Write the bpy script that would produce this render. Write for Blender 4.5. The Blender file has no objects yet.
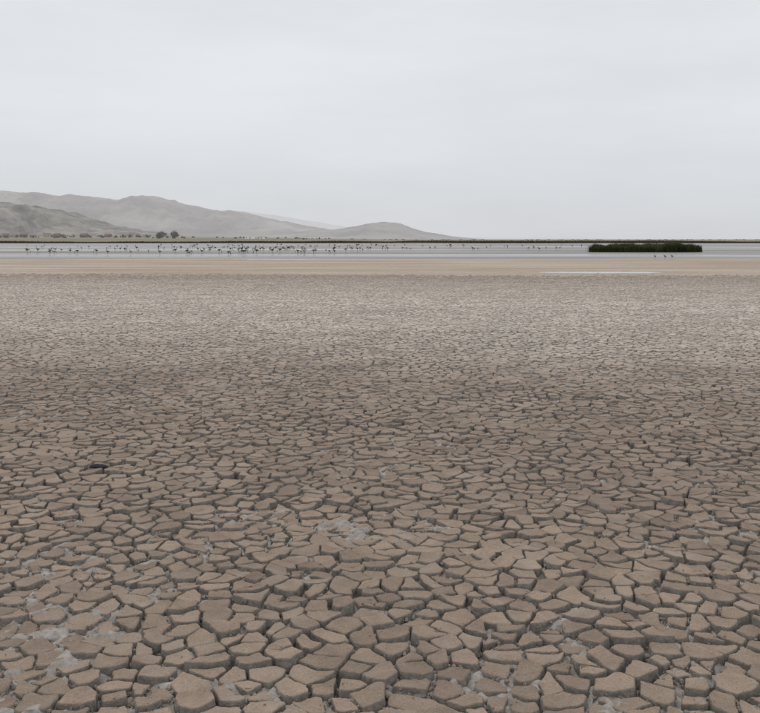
import bpy, math, random
import numpy as np
rng=np.random.default_rng(7); random.seed(7)
scene=bpy.context.scene
scene.view_settings.view_transform='Standard'; scene.view_settings.look='None'; scene.view_settings.exposure=0
H=1.6; F=900.0
def col(o): scene.collection.objects.link(o)
# ---------------------------------------------------------------- helpers
def mkmesh(name,verts,quads=None,tris=None,smooth=True,attrs=None,mat=None,parent=None):
    me=bpy.data.meshes.new(name)
    verts=np.asarray(verts,np.float32)
    q=np.zeros((0,4),np.int32) if quads is None else np.asarray(quads,np.int32).reshape(-1,4)
    t=np.zeros((0,3),np.int32) if tris is None else np.asarray(tris,np.int32).reshape(-1,3)
    me.vertices.add(len(verts)); me.vertices.foreach_set('co',verts.ravel())
    nl=q.size+t.size
    me.loops.add(nl); me.loops.foreach_set('vertex_index',np.concatenate([q.ravel(),t.ravel()]))
    n=len(q)+len(t); me.polygons.add(n)
    st=np.concatenate([np.arange(len(q))*4, q.size+np.arange(len(t))*3]).astype(np.int32)
    me.polygons.foreach_set('loop_start',st)
    me.update(calc_edges=True)
    me.polygons.foreach_set('use_smooth',np.full(n,smooth))
    if attrs:
        for k,v in attrs.items():
            a=me.attributes.new(k,'FLOAT','POINT'); a.data.foreach_set('value',np.asarray(v,np.float32))
    me.validate()
    ob=bpy.data.objects.new(name,me); col(ob)
    if mat: me.materials.append(mat)
    if parent: ob.parent=parent
    return ob
def hsh(i,j,s):
    h=np.sin(i*127.1+j*311.7+s*74.7)*43758.5453
    return h-np.floor(h)
def vn(x,y,s=0):
    xi=np.floor(x);yi=np.floor(y);fx=x-xi;fy=y-yi
    fx=fx*fx*(3-2*fx);fy=fy*fy*(3-2*fy)
    a=hsh(xi,yi,s);b=hsh(xi+1,yi,s);c=hsh(xi,yi+1,s);d=hsh(xi+1,yi+1,s)
    return (a*(1-fx)+b*fx)*(1-fy)+(c*(1-fx)+d*fx)*fy
def fbm(x,y,s=0,o=4):
    r=0;a=.5;t=0
    for k in range(o):
        r=r+a*vn(x*2**k+k*17.3,y*2**k+k*9.1,s+k);t+=a;a*=.5
    return r/t
def sst(a,b,x):
    t=np.clip((x-a)/(b-a),0,1);return t*t*(3-2*t)
class NT:
    def __init__(s,name):
        s.m=bpy.data.materials.new(name);s.m.use_nodes=True
        s.t=s.m.node_tree;s.n=s.t.nodes;s.l=s.t.links
        s.b=s.n['Principled BSDF'];s.b.inputs['Specular IOR Level'].default_value=.15;s.b.inputs['Roughness'].default_value=.95
        s.pos=s.n.new('ShaderNodeNewGeometry').outputs['Position']
    def noise(s,scale,det=5,rough=.6,vec=None,stretch=None):
        v=vec or s.pos
        if stretch:
            mp=s.n.new('ShaderNodeMapping');s.l.new(v,mp.inputs[0]);mp.inputs['Scale'].default_value=stretch;v=mp.outputs[0]
        n=s.n.new('ShaderNodeTexNoise');n.inputs['Scale'].default_value=scale;n.inputs['Detail'].default_value=det;n.inputs['Roughness'].default_value=rough
        s.l.new(v,n.inputs['Vector']);return n.outputs['Fac']
    def ramp(s,f,st,interp='LINEAR'):
        r=s.n.new('ShaderNodeValToRGB');r.color_ramp.interpolation=interp
        e=r.color_ramp.elements
        while len(e)<len(st): e.new(.5)
        for k,(p,c) in enumerate(st):
            e[k].position=p;e[k].color=(*(c if hasattr(c,'__len__') else (c,c,c)),1)
        s.l.new(f,r.inputs[0]);return r.outputs[0]
    def math(s,op,a,b=None,clamp=False):
        m=s.n.new('ShaderNodeMath');m.operation=op;m.use_clamp=clamp
        for k,v in enumerate((a,b)):
            if v is None: continue
            if isinstance(v,(int,float)): m.inputs[k].default_value=v
            else: s.l.new(v,m.inputs[k])
        return m.outputs[0]
    def mix(s,f,a,b,mode='MIX'):
        m=s.n.new('ShaderNodeMix');m.data_type='RGBA';m.blend_type=mode
        for k,v in ((0,f),(6,a),(7,b)):
            if isinstance(v,(int,float)): m.inputs[k].default_value=v if k==0 else (v,v,v,1)
            elif isinstance(v,tuple): m.inputs[k].default_value=(*v,1)
            else: s.l.new(v,m.inputs[k])
        return m.outputs[2]
    def attr(s,n):
        a=s.n.new('ShaderNodeAttribute');a.attribute_name=n;return a.outputs['Fac']
    def sep(s):
        a=s.n.new('ShaderNodeSeparateXYZ');s.l.new(s.pos,a.inputs[0]);return a.outputs
    def color(s,c):
        if isinstance(c,tuple): s.b.inputs['Base Color'].default_value=(*c,1)
        else: s.l.new(c,s.b.inputs['Base Color'])
    def bump(s,h,strength,dist):
        b=s.n.new('ShaderNodeBump');b.inputs['Strength'].default_value=strength;b.inputs['Distance'].default_value=dist
        s.l.new(h,b.inputs['Height']);s.l.new(b.outputs[0],s.b.inputs['Normal'])
# ---------------------------------------------------------------- materials
def bandY(N):
    s=N.sep()
    big=N.noise(.22,4,.6,stretch=(.6,1,1))
    y=N.math('ADD',s[1],N.math('MULTIPLY',N.math('SUBTRACT',big,.5),8.0))
    y=N.math('ADD',y,N.math('MULTIPLY',s[0],.16))
    return N.math('DIVIDE',y,45.)
N=NT('mud_top')
bY=bandY(N)
c=N.ramp(bY,[(0,(.49,.372,.29)),(.10,(.43,.326,.254)),(.17,(.37,.282,.222)),(.23,(.42,.335,.272)),(.31,(.60,.515,.445)),(.50,(.70,.61,.54)),(.64,(.60,.515,.445)),(.80,(.49,.41,.345)),(.95,(.46,.38,.315))])
cell=N.attr('cell');dep=N.attr('depth')
c=N.mix(1.0,c,N.ramp(cell,[(0,.74),(.5,1.0),(1,1.2)]),'MULTIPLY')
c=N.mix(1.0,c,N.ramp(N.noise(1.3,4,.6,stretch=(.7,1,1)),[(.3,.88),(.7,1.10)]),'MULTIPLY')
c=N.mix(1.0,c,N.ramp(N.noise(9,6,.65),[(.25,.80),(.75,1.15)]),'MULTIPLY')
c=N.mix(1.0,c,N.ramp(N.noise(140,4,.75),[(.3,.72),(.7,1.18)]),'MULTIPLY')
dust=N.ramp(N.noise(3.2,5,.6),[(.50,0),(.70,.4)])
c=N.mix(dust,c,(.50,.42,.36))
side=N.ramp(N.noise(34,6,.75),[(.3,(.17,.15,.132)),(.7,(.46,.41,.365))])
side=N.mix(1.0,side,N.ramp(bY,[(.2,1.0),(.4,1.5),(.6,1.6),(.8,1.3)]),'MULTIPLY')
c=N.mix(N.ramp(dep,[(.05,0),(.4,1)]),c,side)
N.color(c)
hh=N.math('ADD',N.math('MULTIPLY',N.noise(38,6,.65),1.0),N.math('MULTIPLY',N.noise(170,4,.7),.6))
N.bump(hh,1.0,.014)
M_mud=N.m
N=NT('ground_earth')
s=N.sep()
near=N.ramp(N.noise(25,6,.7),[(.3,(.21,.188,.168)),(.7,(.50,.45,.41))])
streak=N.noise(.25,6,.6,stretch=(.25,1,1))
sand=N.ramp(streak,[(.3,(.37,.29,.225)),(.5,(.47,.38,.305)),(.7,(.57,.485,.405))])
sand=N.mix(1.0,sand,N.ramp(N.noise(3,6,.7),[(.3,.78),(.7,1.12)]),'MULTIPLY')
sand=N.mix(N.ramp(N.noise(.9,5,.6,stretch=(.12,1,1)),[(.5,0),(.72,.75)]),sand,(.30,.24,.195))
lakebed=N.ramp(N.noise(.05,6,.65,stretch=(.25,1,1)),[(.35,(.28,.235,.19)),(.65,(.40,.34,.285))])
far=N.ramp(N.noise(.012,6,.65,stretch=(.4,1,1)),[(.3,(.14,.128,.09)),(.5,(.24,.205,.15)),(.7,(.34,.295,.225))])
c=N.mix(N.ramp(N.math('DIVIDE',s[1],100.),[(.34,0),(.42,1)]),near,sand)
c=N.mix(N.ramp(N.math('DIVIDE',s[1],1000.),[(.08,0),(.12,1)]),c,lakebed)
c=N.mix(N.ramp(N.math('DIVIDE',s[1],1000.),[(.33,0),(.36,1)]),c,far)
c=N.mix(N.ramp(N.math('DIVIDE',s[1],5000.),[(.1,0),(.9,.9)]),c,(.50,.50,.51))  # distance haze painted into the base colour: far land fades to grey
N.color(c);N.bump(N.noise(30,6,.7),.9,.012)
M_ground=N.m
N=NT('lake_water')
N.color(N.ramp(N.noise(.05,4,.6,stretch=(.2,1,1)),[(.35,(.16,.14,.125)),(.65,(.25,.22,.205))]))
N.b.inputs['Specular IOR Level'].default_value=.36;N.b.inputs['IOR'].default_value=1.33
N.l.new(N.ramp(N.noise(.06,4,.6,stretch=(.15,1,1)),[(.4,.15),(.6,.5)]),N.b.inputs['Roughness'])
N.bump(N.noise(3.0,4,.6,stretch=(.5,1,1)),.7,.05)
M_water=N.m
N=NT('puddle_water');N.color((.2,.17,.14));N.b.inputs['Specular IOR Level'].default_value=.5;N.b.inputs['IOR'].default_value=1.33
N.l.new(N.ramp(N.noise(2),[(.4,.02),(.6,.05)]),N.b.inputs['Roughness']);M_puddle=N.m
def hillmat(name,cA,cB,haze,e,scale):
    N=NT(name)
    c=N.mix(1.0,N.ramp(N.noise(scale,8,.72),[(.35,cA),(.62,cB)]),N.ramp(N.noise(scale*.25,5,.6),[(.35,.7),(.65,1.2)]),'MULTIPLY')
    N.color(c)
    N.b.inputs['Emission Color'].default_value=(*haze,1);N.b.inputs['Emission Strength'].default_value=e  # aerial haze painted in as a constant emission per hill range
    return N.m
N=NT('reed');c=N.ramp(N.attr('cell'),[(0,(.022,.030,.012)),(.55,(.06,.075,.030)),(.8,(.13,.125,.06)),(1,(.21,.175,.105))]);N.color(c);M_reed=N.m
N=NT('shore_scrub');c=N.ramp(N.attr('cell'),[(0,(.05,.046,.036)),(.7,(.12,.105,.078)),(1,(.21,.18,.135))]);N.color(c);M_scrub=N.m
def hz(N,c,e): 
    N.color(c);N.b.inputs['Emission Color'].default_value=(.5,.5,.53,1);N.b.inputs['Emission Strength'].default_value=e  # emission stands in for distance haze over far trees and houses
N=NT('tree_leaves');hz(N,N.ramp(N.attr('cell'),[(0,(.035,.042,.032)),(1,(.10,.11,.082))]),.13);M_leaf=N.m
N=NT('tree_bark');hz(N,N.ramp(N.noise(4),[(.3,(.09,.075,.06)),(.7,(.16,.14,.12))]),.15);M_bark=N.m
N=NT('bird_feathers');N.color(N.ramp(N.attr('cell'),[(0,(.06,.055,.058)),(.6,(.14,.13,.13)),(.85,(.32,.28,.28)),(1,(.6,.55,.54))]));M_bird=N.m
def flat(name,c,k=.15,e=.18):
    N=NT(name);hz(N,N.ramp(N.noise(1.2,4),[(.3,tuple(v*(1-k) for v in c)),(.7,tuple(v*(1+k) for v in c))]),e);return N.m
M_brick=flat('brick_wall',(.24,.16,.135));M_adobe=flat('adobe_wall',(.32,.27,.22));M_white=flat('white_wall',(.75,.74,.72),.1,.2)
M_roof=flat('tile_roof',(.18,.105,.09));M_roof2=flat('tin_roof',(.3,.3,.3));M_dark=flat('window_glass',(.05,.05,.055));M_stone=flat('wet_stone',(.04,.042,.052),.3,0)
# ---------------------------------------------------------------- ground sheet
def ground_z(x,y):
    crack=-.032+.070*(fbm(x*9,y*9,3,3)-.5)+.034*(vn(x*45,y*45,5)-.5)
    wob=(fbm(x*.12,y*.3,8,3)-.5)*7
    beach=.004*(fbm(x*.8,y*.8,4,3)-.5)*4-.012+.03*(fbm(x*.05,y*.15,21,3)-.5)
    beach=beach-.075*sst(60,82,y+wob*1.6)
    lake=-.092+.16*(fbm(x*.012,y*.045,12,5)-.5)
    z=np.where(y<55,crack*(1-sst(35.0,42.5,y+wob*.5))+beach*sst(35.0,42.5,y+wob*.5),beach)
    k=sst(84,110,y);z=z*(1-k)+lake*k
    e=((x-10.9)/3.2)**2+((y-44.3)/1.7)**2+(fbm(x*.9,y*.9,31,3)-.5)*.5
    z=z-.07*sst(1.15,.75,e)
    k=sst(352,372,y+(fbm(x*.02,y*.02,40,3)-.5)*30)
    z=z*(1-k)+k*.22
    px=x/np.maximum(y,1)*900
    lm=sst(80,-260,px)
    z=z+lm*np.clip(y-420,0,3500)*.0042*(1+.3*(fbm(x*.004,y*.004,44,3)-.5))
    return z
def axis(segs):
    out=[]
    for a,b,st in segs: out.append(np.arange(a,b,st))
    return np.unique(np.concatenate(out+[[segs[-1][1]]]))
ys=axis([(-300,-20,40),(-20,-2,2),(-2,1,.3),(1,10,.022),(10,20,.08),(20,38,.25),(38,50,.2),(50,100,.8),(100,340,3),(340,390,2),(390,900,20),(900,9000,250)])
xh=axis([(0,4.5,.024),(4.5,9,.08),(9,22,.25),(22,60,1),(60,200,4),(200,600,20),(600,8000,400)])
xs=np.unique(np.concatenate([-xh,xh]))
X,Y=np.meshgrid(xs,ys);Z=ground_z(X,Y)
nx,ny=len(xs),len(ys)
I=(np.arange(ny-1)[:,None]*nx+np.arange(nx-1)[None,:])
Q=np.stack([I,I+1,I+nx+1,I+nx],-1).reshape(-1,4)
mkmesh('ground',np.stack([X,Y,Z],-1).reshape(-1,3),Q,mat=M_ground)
# ---------------------------------------------------------------- cracked mud plates
SX=.134;SY=.098
def R1(i,j,s): return hsh(i*1.0,j*1.0,s)
def site(i,j):
    jx=R1(i,j,1)-.5;jy=R1(i,j,2)-.5
    return (i+.5*(j%2)+jx*.9)*SX,(j+jy*.9)*SY
def warp(x,y):
    wx=.05*(vn(x*4,y*4,60)-.5)+.010*(vn(x*22,y*22,61)-.5)
    wy=.05*(vn(x*4,y*4,62)-.5)+.010*(vn(x*22,y*22,63)-.5)
    return x+wx,y+wy
def plates(y0,y1,NA,rings,dropfar=False):
    j0,j1=int(y0/SY)-1,int(y1/SY)+1
    hw=.5*y1+2.2;i1=int(hw/SX)
    ii,jj=np.meshgrid(np.arange(-i1,i1),np.arange(j0,j1));ii=ii.ravel();jj=jj.ravel()
    cx,cy=site(ii,jj)
    keep=(cy>=y0)&(cy<y1)&(np.abs(cx)<.5*cy+2.2)
    if dropfar:
        k=sst(34.5,42.0,cy+(fbm(cx*.12,cy*.3,8,3)-.5)*3.5);keep&=(R1(ii,jj,9)>k)
    ii=ii[keep];jj=jj[keep];cx=cx[keep];cy=cy[keep]
    M=len(ii)
    th=np.linspace(0,2*np.pi,NA,endpoint=False)[None,:]+R1(ii,jj,11)[:,None]*6.28
    acc=np.zeros((M,NA));p=60 if NA>20 else 40
    r0=R1(ii,jj,5)
    loc=fbm(cx*1.1,cy*1.1,70,3)
    for dj in range(-3,4):
        for di in range(-2,3):
            if di==0 and dj==0: continue
            nx_,ny_=site(ii+di,jj+dj)
            dx=nx_-cx;dy=ny_-cy;L=np.hypot(dx,dy);ph=np.arctan2(dy,dx)
            u=((r0+R1(ii+di,jj+dj,5))*97.31)%1.0
            gap=.003+.021*loc**1.2+.038*u**4
            rr=np.maximum(L/2-gap/2,.008)[:,None]/np.maximum(np.cos(th-ph[:,None]),1e-2)
            acc+=(rr*14)**(-p)
    r=acc**(-1/p)/14
    r=r*(1+.06*(hsh(np.arange(NA)[None,:]*1.0,(ii*13.7+jj*3.1)[:,None],15)-.5))
    hgt=.014*(R1(ii,jj,21)-.5)+.03*(fbm(cx*1.6,cy*1.6,72,3)-.5)+.04*(fbm(cx*.4,cy*.7,73,2)-.5)
    fl=(1-.75*sst(33,41,cy))*(1-.3*sst(7,14,cy));hgt=hgt*fl
    tx=.15*(R1(ii,jj,22)-.5)*fl;ty=.18*(R1(ii,jj,23)-.5)*fl
    dish=.013*(R1(ii,jj,24)-.12)*fl
    V=[];D=[]
    for (mul,off,z,dp) in rings:
        rr=np.maximum(r*mul-off,.004)
        if z<-.02: rr=rr*(1+.12*(hsh(np.arange(NA)[None,:]*1.0+z*900,(ii*3.7+jj*7.1)[:,None],16)-.5))
        x=cx[:,None]+rr*np.cos(th);y=cy[:,None]+rr*np.sin(th)
        t=np.clip(rr/.07,0,1.3)
        zz=z+hgt[:,None]+(x-cx[:,None])*tx[:,None]+(y-cy[:,None])*ty[:,None]+dish[:,None]*t**2*(1 if z>-.02 else 0)
        if z>-.02: zz=zz+.007*(vn(x*28,y*28,80)-.5)
        x,y=warp(x,y)
        V.append(np.stack([x,y,zz],-1));D.append(np.full((M,NA),dp))
    V=np.stack(V,1);D=np.stack(D,1)
    Rn=len(rings)
    x,y=warp(cx,cy)
    C=np.stack([x,y,hgt],-1)
    per=Rn*NA+1
    AV=np.concatenate([V.reshape(M,Rn*NA,3),C[:,None,:]],1)
    AD=np.concatenate([D.reshape(M,Rn*NA),np.zeros((M,1))],1)
    ca=.6*R1(ii,jj,31)+.4*fbm(cx*2,cy*2,33,2)
    AC=np.repeat(ca[:,None],per,1)
    a=np.arange(NA);b=(a+1)%NA
    q=[np.stack([k*NA+a,k*NA+b,(k+1)*NA+b,(k+1)*NA+a],-1) for k in range(Rn-1)]
    q=np.concatenate(q);t=np.stack([(Rn-1)*NA+a,(Rn-1)*NA+b,np.full(NA,Rn*NA)],-1)
    base=(np.arange(M)*per)[:,None,None]
    return AV.reshape(-1,3),(q[None]+base).reshape(-1,4),(t[None]+base).reshape(-1,3),AD.ravel(),AC.ravel(),(cx,cy,r,th,hgt)
near_r=[(1.10,0,-.075,1),(1.05,0,-.030,1),(1.01,0,-.010,.55),(1.0,.0008,-.003,.18),(1.0,.003,-.0003,.03),(1.0,.011,.0005,0),(.55,0,.0,0)]
mid_r=[(1.08,0,-.05,1),(1,0,-.006,.45),(1,.003,-.0005,.05),(.8,.0,.0,0)]
far_r=[(1.06,0,-.045,1),(1,0,-.005,.4),(.92,0,0,0)]
parts=[plates(.6,9,44,near_r),plates(9,19,16,mid_r),plates(19,43,9,far_r,True)]
vo=0;VV=[];QQ=[];TT=[];DD=[];CC=[]
for P in parts:
    VV.append(P[0]);QQ.append(P[1]+vo);TT.append(P[2]+vo);DD.append(P[3]);CC.append(P[4]);vo+=len(P[0])
mkmesh('cracked_mud',np.concatenate(VV),np.concatenate(QQ),np.concatenate(TT),attrs={'depth':np.concatenate(DD),'cell':np.concatenate(CC)},mat=M_mud)
phi=(1+5**.5)/2
ico=np.array([(-1,phi,0),(1,phi,0),(-1,-phi,0),(1,-phi,0),(0,-1,phi),(0,1,phi),(0,-1,-phi),(0,1,-phi),(phi,0,-1),(phi,0,1),(-phi,0,-1),(-phi,0,1)])/1.9
icf=np.array([(0,11,5),(0,5,1),(0,1,7),(0,7,10),(0,10,11),(1,5,9),(5,11,4),(11,10,2),(10,7,6),(7,1,8),(3,9,4),(3,4,2),(3,2,6),(3,6,8),(3,8,9),(4,9,5),(2,4,11),(6,2,10),(8,6,7),(9,8,1)])
cx,cy,r,th,hgt=parts[0][5]
M=len(cx);K=12
mi=np.repeat(np.arange(M),K);ai=rng.integers(0,r.shape[1],len(mi))
rr=r[mi,ai]+rng.uniform(.001,.012,len(mi));tt=th[mi,ai]
px,py=warp(cx[mi]+rr*np.cos(tt),cy[mi]+rr*np.sin(tt))
sz=.0025+.0085*rng.random(len(mi))**2.2
pz=np.minimum(ground_z(px,py)+sz*.4+rng.random(len(mi))**2*.012,hgt[mi]-.003)
T=3600;mi2=rng.integers(0,M,T);ai2=rng.integers(0,r.shape[1],T);f=rng.random(T)**.5*.9
qx,qy=warp(cx[mi2]+f*r[mi2,ai2]*np.cos(th[mi2,ai2]),cy[mi2]+f*r[mi2,ai2]*np.sin(th[mi2,ai2]))
px=np.concatenate([px,qx]);py=np.concatenate([py,qy]);pz=np.concatenate([pz,hgt[mi2]+.002]);sz=np.concatenate([sz,.001+.004*rng.random(T)**3])
n=len(px)
cr=ico[None]*rng.uniform(.6,1.3,(n,12,1))*sz[:,None,None]*rng.uniform(.6,1.4,(n,1,3))+np.stack([px,py,pz],-1)[:,None]
dp=np.repeat(np.concatenate([np.full(M*K,.3),np.full(T,.1)]),12)
mkmesh('mud_crumbs',cr.reshape(-1,3),None,(icf[None]+(np.arange(n)*12)[:,None,None]).reshape(-1,3),smooth=False,attrs={'depth':dp,'cell':np.repeat(rng.random(n),12)},mat=M_mud)
def lump(name,loc,s,mat,seed):
    import bmesh
    bm=bmesh.new();bmesh.ops.create_icosphere(bm,subdivisions=3,radius=1)
    for v in bm.verts:
        c=v.co;k=.6+.8*float(fbm(np.array(c.x*1.6+seed),np.array(c.y*1.6+c.z*1.3),seed,3))
        v.co=(c.x*s[0]*k,c.y*s[1]*k,max(c.z,-.4)*s[2]*k)
    me=bpy.data.meshes.new(name);bm.to_mesh(me);bm.free()
    o=bpy.data.objects.new(name,me);o.location=loc;me.materials.append(mat);col(o);return o
lump('dark_stone',(-1.96,6.25,.018),(.065,.024,.018),M_stone,3)
# ---------------------------------------------------------------- water
def sheet(name,x0,x1,y0,y1,z,mat,nx=40,ny=20):
    xs=np.linspace(x0,x1,nx);ys=np.linspace(y0,y1,ny);X,Y=np.meshgrid(xs,ys)
    I=(np.arange(ny-1)[:,None]*nx+np.arange(nx-1)[None,:]);Q=np.stack([I,I+1,I+nx+1,I+nx],-1).reshape(-1,4)
    return mkmesh(name,np.stack([X,Y,X*0+z],-1).reshape(-1,3),Q,mat=mat)
sheet('lake_water',-900,900,62,385,-.062,M_water)
sheet('puddle_water',7,15,42.6,46.5,-.042,M_puddle)
# ---------------------------------------------------------------- blades masses
def blades(name,bx,by,bz,h,w,mat,lean=.2,cellv=None):
    n=len(bx);a=rng.random(n)*math.pi;lx=rng.normal(0,lean,n)*h;ly=rng.normal(0,lean,n)*h
    ux=np.cos(a)*w/2;uy=np.sin(a)*w/2
    v0=np.stack([bx-ux,by-uy,bz],-1);v1=np.stack([bx+ux,by+uy,bz],-1)
    v2=np.stack([bx+ux*.7+lx*.35,by+uy*.7+ly*.35,bz+h*.6],-1);v3=np.stack([bx-ux*.7+lx*.35,by-uy*.7+ly*.35,bz+h*.6],-1)
    v4=np.stack([bx+lx,by+ly,bz+h],-1)
    V=np.stack([v0,v1,v2,v3,v4],1).reshape(-1,3);b=np.arange(n)*5
    Q=np.stack([b,b+1,b+2,b+3],-1);T=np.stack([b+3,b+2,b+4],-1)
    cv=rng.random(n)*.65 if cellv is None else cellv
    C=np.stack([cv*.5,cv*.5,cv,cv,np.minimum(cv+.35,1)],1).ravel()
    return mkmesh(name,V,Q,T,smooth=False,attrs={'cell':C},mat=mat)
n=26000
ang=rng.random(n)*6.283;rad=rng.random(n)**.5
ex=np.sign(np.cos(ang))*np.abs(np.cos(ang))**.75
bx=33.9+6.9*rad*ex+rng.normal(0,.25,n);by=115+2.3*rad*np.sin(ang)
hh=(1.0+.5*(fbm(bx*.9,by*.5,90,4)-.5)*2)*(1-.12*rad**6)*rng.uniform(.75,1.12,n)
cv=np.clip(.8*fbm(bx*.8,by*.8,95,3)+rng.normal(0,.14,n)-.03,0,1)
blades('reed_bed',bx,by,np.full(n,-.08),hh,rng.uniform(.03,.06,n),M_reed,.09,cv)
n=60000
bx=rng.uniform(-330,330,n);by=362+rng.normal(0,3.5,n)+(fbm(bx*.02,bx*0,91,3)-.5)*10
hh=.3+.8*fbm(bx*.06,by*.1,92,4)*rng.uniform(.5,1.1,n)+.2*sst(0,60,bx)
blades('shore_scrub',bx,by,ground_z(bx,by)-.05,hh,rng.uniform(.25,.6,n),M_scrub,.25)
# ---------------------------------------------------------------- birds
def tube(path,rad,k=7):
    P=np.array(path,float);R=np.array(rad,float);n=len(P)
    V=[]
    for i in range(n):
        t=P[min(i+1,n-1)]-P[max(i-1,0)];t/=np.linalg.norm(t)+1e-9
        s=np.cross(t,[0,1,0]);
        if np.linalg.norm(s)<.1: s=np.cross(t,[1,0,0])
        s/=np.linalg.norm(s);u=np.cross(s,t)
        for a in range(k):
            an=2*math.pi*a/k;V.append(P[i]+R[i]*(math.cos(an)*s+math.sin(an)*u*.85))
    Q=[(i*k+a,i*k+(a+1)%k,(i+1)*k+(a+1)%k,(i+1)*k+a) for i in range(n-1) for a in range(k)]
    return np.array(V),np.array(Q)
def bird(pose):
    L=[]
    body=[(-.27,0,.50),(-.20,0,.50),(-.10,0,.50),(0,0,.52),(.10,0,.54),(.15,0,.58)]
    br=[.008,.045,.085,.10,.075,.042]
    if pose==0: neck=[(.17,0,.66),(.15,0,.74),(.15,0,.82),(.18,0,.88),(.22,0,.885),(.26,0,.87),(.33,0,.83)]
    elif pose==1: neck=[(.22,0,.58),(.29,0,.50),(.33,0,.38),(.35,0,.26),(.37,0,.21),(.39,0,.16),(.40,0,.08)]
    else: neck=[(.17,0,.63),(.12,0,.67),(.13,0,.72),(.17,0,.73),(.21,0,.725),(.25,0,.71),(.32,0,.68)]
    L.append(tube(body+neck,br+[.026,.022,.022,.034,.032,.018,.004]))
    for s in (-1,1):
        f=.06*s
        L.append(tube([(0,.035*s,.46),(.01+f*.3,.035*s,.36),(-.02+f*.5,.035*s,.22),(f,.035*s,0.0),(f,.035*s,-.07)],[.035,.018,.011,.009,.009],5))
        L.append(tube([(.10,.07*s,.55),(0,.095*s,.54),(-.12,.08*s,.51),(-.27,.03*s,.49)],[.01,.045,.04,.006],5))
    V=[];Q=[];o=0
    for v,q in L: V.append(v);Q.append(q+o);o+=len(v)
    return np.concatenate(V),np.concatenate(Q)
poses=[bird(0),bird(1),bird(2)]
BV=[];BQ=[];BC=[];o=0
def addbird(px,yp,sc,c,pose):
    global o
    d=H*F/yp;x=(px-380)/F*d
    z=max(float(ground_z(np.array([x]),np.array([d]))[0]),-.12)
    v,q=poses[pose];a=random.uniform(0,6.28) if random.random()<.4 else random.choice([0,3.14])+random.uniform(-.5,.5)
    R=np.array([[math.cos(a),-math.sin(a),0],[math.sin(a),math.cos(a),0],[0,0,1]])
    w=(v*sc)@R.T+np.array([x,d,z+.05*sc])
    BV.append(w);BQ.append(q+o);BC.append(np.full(len(v),c));o+=len(v)
for k in range(200):
    t=random.random()
    px=random.gauss(270,70) if t<.35 else (random.uniform(20,365) if t<.75 else random.uniform(330,590))
    yp=random.uniform(7,16) if px<365 else random.uniform(7,12)
    addbird(px,yp,random.uniform(.6,.95),random.random()**1.3,random.choice([0,1,1,2,2]))
for px in (665,672,655): addbird(px,20,.5,.2,2)
mkmesh('flock_of_wading_birds',np.concatenate(BV),np.concatenate(BQ),attrs={'cell':np.concatenate(BC)},mat=M_bird)
# ---------------------------------------------------------------- hills
def hill(D,prof,mat,depth,seed,rough=.18,n=420,m=90):
    pp=np.array(prof,float);x=np.linspace(pp[0,0],pp[-1,0],n)
    hp=np.interp(x,pp[:,0],239-pp[:,1])
    hp=np.convolve(np.pad(hp,3,'edge'),np.ones(7)/7,'valid')
    hp=hp+(fbm(x*.06,x*0+seed,seed+30,4)-.5)*2.4*np.clip(hp/12,0,1)
    wx=(x-380)/F*D;hz=hp/F*D+H
    v=np.linspace(-1,1,m)
    Xg,Vg=np.meshgrid(wx,v);Hg=np.meshgrid(hz,v)[0]
    Yg=D+Vg*depth
    base=np.where(Vg<0,np.cos(Vg*math.pi/2)**1.15,np.cos(Vg*math.pi/2))
    gul=np.abs(fbm(Xg/(depth*.22)+Vg*1.2,Vg*2.2,seed,5)-.5)*2
    rid=np.abs(fbm(Xg/(depth*.10)+Vg*.8,Vg*2.5,seed+3,5)-.5)*2-.3
    Zg=Hg*base*(1-rough*gul*(1-base*.75))-Hg*rid*rough*.9*np.sin(np.abs(Vg)*math.pi)
    Zg=Zg+Hg*.06*(fbm(Xg/(depth*.05),Vg*5,seed+9,5)-.5)*base-.5
    I=(np.arange(m-1)[:,None]*n+np.arange(n-1)[None,:]);Q=np.stack([I,I+1,I+n+1,I+n],-1).reshape(-1,4)
    return mkmesh('hills',np.stack([Xg,Yg,Zg],-1).reshape(-1,3),Q,mat=mat)
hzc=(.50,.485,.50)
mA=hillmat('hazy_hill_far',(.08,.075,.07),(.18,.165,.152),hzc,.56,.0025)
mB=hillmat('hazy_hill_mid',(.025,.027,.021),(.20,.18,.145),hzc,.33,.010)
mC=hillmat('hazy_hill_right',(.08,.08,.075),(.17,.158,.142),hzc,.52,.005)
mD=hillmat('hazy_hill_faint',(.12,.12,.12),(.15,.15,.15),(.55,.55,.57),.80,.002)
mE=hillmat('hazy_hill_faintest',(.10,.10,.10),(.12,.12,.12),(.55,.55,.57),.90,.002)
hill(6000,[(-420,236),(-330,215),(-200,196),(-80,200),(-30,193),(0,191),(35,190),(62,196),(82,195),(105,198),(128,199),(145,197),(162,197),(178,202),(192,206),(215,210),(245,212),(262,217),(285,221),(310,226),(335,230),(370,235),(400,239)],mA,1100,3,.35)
hill(7800,[(180,214),(230,210),(262,213),(290,217),(325,223),(360,229),(420,235),(470,239)],mD,1200,14)
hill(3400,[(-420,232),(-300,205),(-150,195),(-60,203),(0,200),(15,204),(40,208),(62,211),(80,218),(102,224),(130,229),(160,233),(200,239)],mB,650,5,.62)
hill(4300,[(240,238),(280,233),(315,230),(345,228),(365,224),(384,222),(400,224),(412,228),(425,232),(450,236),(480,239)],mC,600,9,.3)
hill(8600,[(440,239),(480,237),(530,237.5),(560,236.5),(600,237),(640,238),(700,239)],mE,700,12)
hill(8600,[(760,239),(860,234),(980,230),(1150,236),(1200,239)],mE,700,13)
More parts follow.
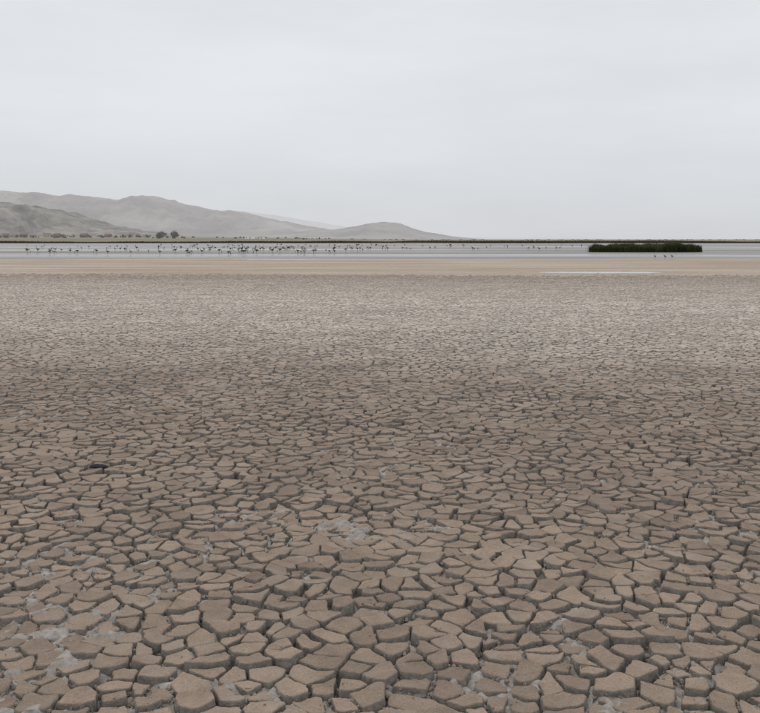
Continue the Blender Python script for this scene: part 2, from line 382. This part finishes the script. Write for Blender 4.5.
# ---------------------------------------------------------------- houses, trees on the far plain
def gz(x,y): return float(ground_z(np.array([float(x)]),np.array([float(y)]))[0])
def box(name,cx,cy,z0,sx,sy,sz,mat,parent):
    v=[(cx+a*sx/2,cy+b*sy/2,z0+c*sz) for c in (0,1) for a,b in ((-1,-1),(1,-1),(1,1),(-1,1))]
    q=[(0,3,2,1),(4,5,6,7),(0,1,5,4),(1,2,6,5),(2,3,7,6),(3,0,4,7)]
    return mkmesh(name,v,q,smooth=False,mat=mat,parent=parent)
def house(name,px,D,w,h,wall,roof,flatroof=False):
    x=(px-380)/F*D;e=bpy.data.objects.new(name,None);col(e);e.location=(x,D,gz(x,D)-.1);e.rotation_euler[2]=random.uniform(-.6,.6)
    d=w*.75
    box('walls',0,0,0,w,d,h,wall,e)
    if flatroof: box('roof',0,0,h+.003,w+.5,d+.5,.25,roof,e)
    else:
        a=w/2+.4;b=d/2+.4;t=h+w*.2
        v=[(-a,-b,h-.05),(a,-b,h-.05),(a,b,h-.05),(-a,b,h-.05),(-a,0,t),(a,0,t)]
        mkmesh('roof',v,[(0,1,5,4),(2,3,4,5),(3,2,1,0)],[(0,4,3),(1,2,5)],smooth=False,mat=roof,parent=e)
    for k in range(max(2,int(w/3.2))):
        xx=-w/2+(k+.5)*w/max(2,int(w/3.2))
        box('window',xx,-d/2-.01,h*.38,1.1,.06,1.2,M_dark,e) if k!=1 else box('door',xx,-d/2-.01,.05,1.0,.06,2.1,M_bark,e)
for px,D,w,h,wl,rf,fl in [(6,1150,8,4.5,M_brick,M_roof,0),(14,1210,6,3.2,M_adobe,M_roof,0),(24,1380,9,5,M_brick,M_roof,0),(33,1120,6,3.8,M_brick,M_roof2,1),(47,1500,11,5,M_adobe,M_roof,0),(57,1260,8,5,M_brick,M_roof,0),(63,1200,6,3,M_adobe,M_roof,0),(84,1400,10,5,M_brick,M_roof,0),(99,1610,8,4,M_adobe,M_roof2,0),(108,1250,8,4,M_brick,M_roof,0),(131,1490,8,3.6,M_adobe,M_roof,0),(-20,1350,8,4,M_brick,M_roof,0),(-50,1590,9,4,M_adobe,M_roof,0)]:
    house('brick_house' if wl is M_brick else 'adobe_house',px,D,w,h,wl,rf,fl)
house('white_building',250,1000,9,2.8,M_white,M_white,True)
house('white_building',262,1010,5,2.4,M_white,M_roof2,True)
def crown(cx,cy,cz,rx,rz,n,ls):
    k=9;cl=rng.normal(0,1,(k,3));cl/=np.linalg.norm(cl,axis=1)[:,None];cl*=rng.uniform(.35,.8,(k,1))
    w=rng.integers(0,k,n);p=cl[w]+rng.normal(0,.2,(n,3))
    c=np.stack([cx+p[:,0]*rx,cy+p[:,1]*rx,cz+p[:,2]*rz],-1)
    a=rng.normal(0,1,(n,3));a/=np.linalg.norm(a,axis=1)[:,None];b=np.cross(a,rng.normal(0,1,(n,3)));b/=np.linalg.norm(b,axis=1)[:,None]
    s=(ls*rng.uniform(.6,1.3,n))[:,None]
    V=np.stack([c-a*s,c-b*s*.6,c+a*s,c+b*s*.6],1).reshape(-1,3)
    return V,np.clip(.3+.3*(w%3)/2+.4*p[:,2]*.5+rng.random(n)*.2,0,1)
def tree(px,D,h,w):
    x=(px-380)/F*D;e=bpy.data.objects.new('broadleaf_tree',None);col(e);e.location=(x,D,gz(x,D)-.2)
    V,Q=tube([(0,0,0),(.1,0,h*.25),(.0,.1,h*.5),(.1,0,h*.85)],[.35,.25,.16,.04],8);vs=[V];qs=[Q];oo=len(V)
    for k in range(6):
        a=k*1.05+random.random();z=h*(.25+.07*k);r=w*.38
        V,Q=tube([(0,0,z),(r*.5*math.cos(a),r*.5*math.sin(a),z+h*.1),(r*math.cos(a),r*math.sin(a),z+h*.24)],[.14,.09,.03],6);vs.append(V);qs.append(Q+oo);oo+=len(V)
    mkmesh('trunk',np.concatenate(vs),np.concatenate(qs),mat=M_bark,parent=e)
    V,c=crown(0,0,h*.5,w*.6,h*.5,2400,.38);b=np.arange(2400)*4
    mkmesh('crown',V,np.stack([b,b+1,b+2,b+3],-1),smooth=False,attrs={'cell':np.repeat(c,4)},mat=M_leaf,parent=e)
tree(160,900,9,10);tree(174,905,9,7)
VV=[];CC=[]
for k in range(150):
    t=random.random()
    px=random.uniform(-60,150) if t<.65 else random.uniform(100,340)
    D=random.uniform(950,1700);x=(px-380)/F*D;h=random.uniform(1.8,5.5) if px<150 else random.uniform(1.2,2.8);w=h*random.uniform(.6,1.9)
    V,c=crown(x,D,gz(x,D)+h*.45,w*.6,h*.5,170,.42);VV.append(V);CC.append(np.repeat(c,4))
for k in range(70):
    px=random.uniform(340,900);D=random.uniform(1300,1900);x=(px-380)/F*D;h=random.uniform(.8,1.6)
    V,c=crown(x,D,gz(x,D)+h*.4,h*3,h*.45,120,.4);VV.append(V);CC.append(np.repeat(c,4))
V=np.concatenate(VV);b=np.arange(len(V)//4)*4
mkmesh('distant_trees',V,np.stack([b,b+1,b+2,b+3],-1),smooth=False,attrs={'cell':np.concatenate(CC)},mat=M_leaf)
# ---------------------------------------------------------------- sky & sun
el,az=math.radians(55),math.radians(-25)
W=bpy.data.worlds.new('World');scene.world=W;W.use_nodes=True
nt=W.node_tree;nd=nt.nodes;lk=nt.links;bg=nd['Background']
sky=nd.new('ShaderNodeTexSky');sky.sky_type='NISHITA';sky.sun_disc=False;sky.sun_elevation=el;sky.sun_rotation=az
tc=nd.new('ShaderNodeTexCoord');mp=nd.new('ShaderNodeMapping');mp.inputs['Scale'].default_value=(1,1,4.5);lk.new(tc.outputs['Generated'],mp.inputs[0])
nz=nd.new('ShaderNodeTexNoise');nz.inputs['Scale'].default_value=1.7;nz.inputs['Detail'].default_value=6;nz.inputs['Roughness'].default_value=.55;lk.new(mp.outputs[0],nz.inputs['Vector'])
rp=nd.new('ShaderNodeValToRGB');lk.new(nz.outputs['Fac'],rp.inputs[0])
rp.color_ramp.elements[0].position=.3;rp.color_ramp.elements[0].color=(6.95,7.2,7.45,1)
rp.color_ramp.elements[1].position=.7;rp.color_ramp.elements[1].color=(8.2,8.45,8.65,1)
sx=nd.new('ShaderNodeSeparateXYZ');lk.new(tc.outputs['Generated'],sx.inputs[0])
hr=nd.new('ShaderNodeValToRGB');lk.new(sx.outputs[2],hr.inputs[0])
hr.color_ramp.elements[0].position=0;hr.color_ramp.elements[0].color=(.85,.845,.865,1)
hr.color_ramp.elements[1].position=.20;hr.color_ramp.elements[1].color=(1,1,1,1)
mu=nd.new('ShaderNodeMix');mu.data_type='RGBA';mu.blend_type='MULTIPLY';mu.inputs[0].default_value=1;lk.new(rp.outputs[0],mu.inputs[6]);lk.new(hr.outputs[0],mu.inputs[7])
mx=nd.new('ShaderNodeMix');mx.data_type='RGBA';mx.inputs[0].default_value=.95;lk.new(sky.outputs[0],mx.inputs[6]);lk.new(mu.outputs[2],mx.inputs[7])
lk.new(mx.outputs[2],bg.inputs[0]);bg.inputs[1].default_value=.1
sl=bpy.data.lights.new('sun','SUN');sl.energy=.8;sl.angle=math.radians(20);sl.color=(1,.95,.88)
so=bpy.data.objects.new('sun',sl);col(so)
from mathutils import Vector
d=Vector((math.sin(az)*math.cos(el),math.cos(az)*math.cos(el),math.sin(el)));so.rotation_euler=d.to_track_quat('Z','Y').to_euler()
# ---------------------------------------------------------------- camera
cam=bpy.data.cameras.new('camera');co=bpy.data.objects.new('camera',cam);col(co);scene.camera=co
co.location=(0,0,H);co.rotation_euler=(math.radians(90),0,0)
cam.sensor_width=36;cam.lens=F/760*36;cam.shift_y=-(356.5-239)/760;cam.clip_start=.05;cam.clip_end=30000
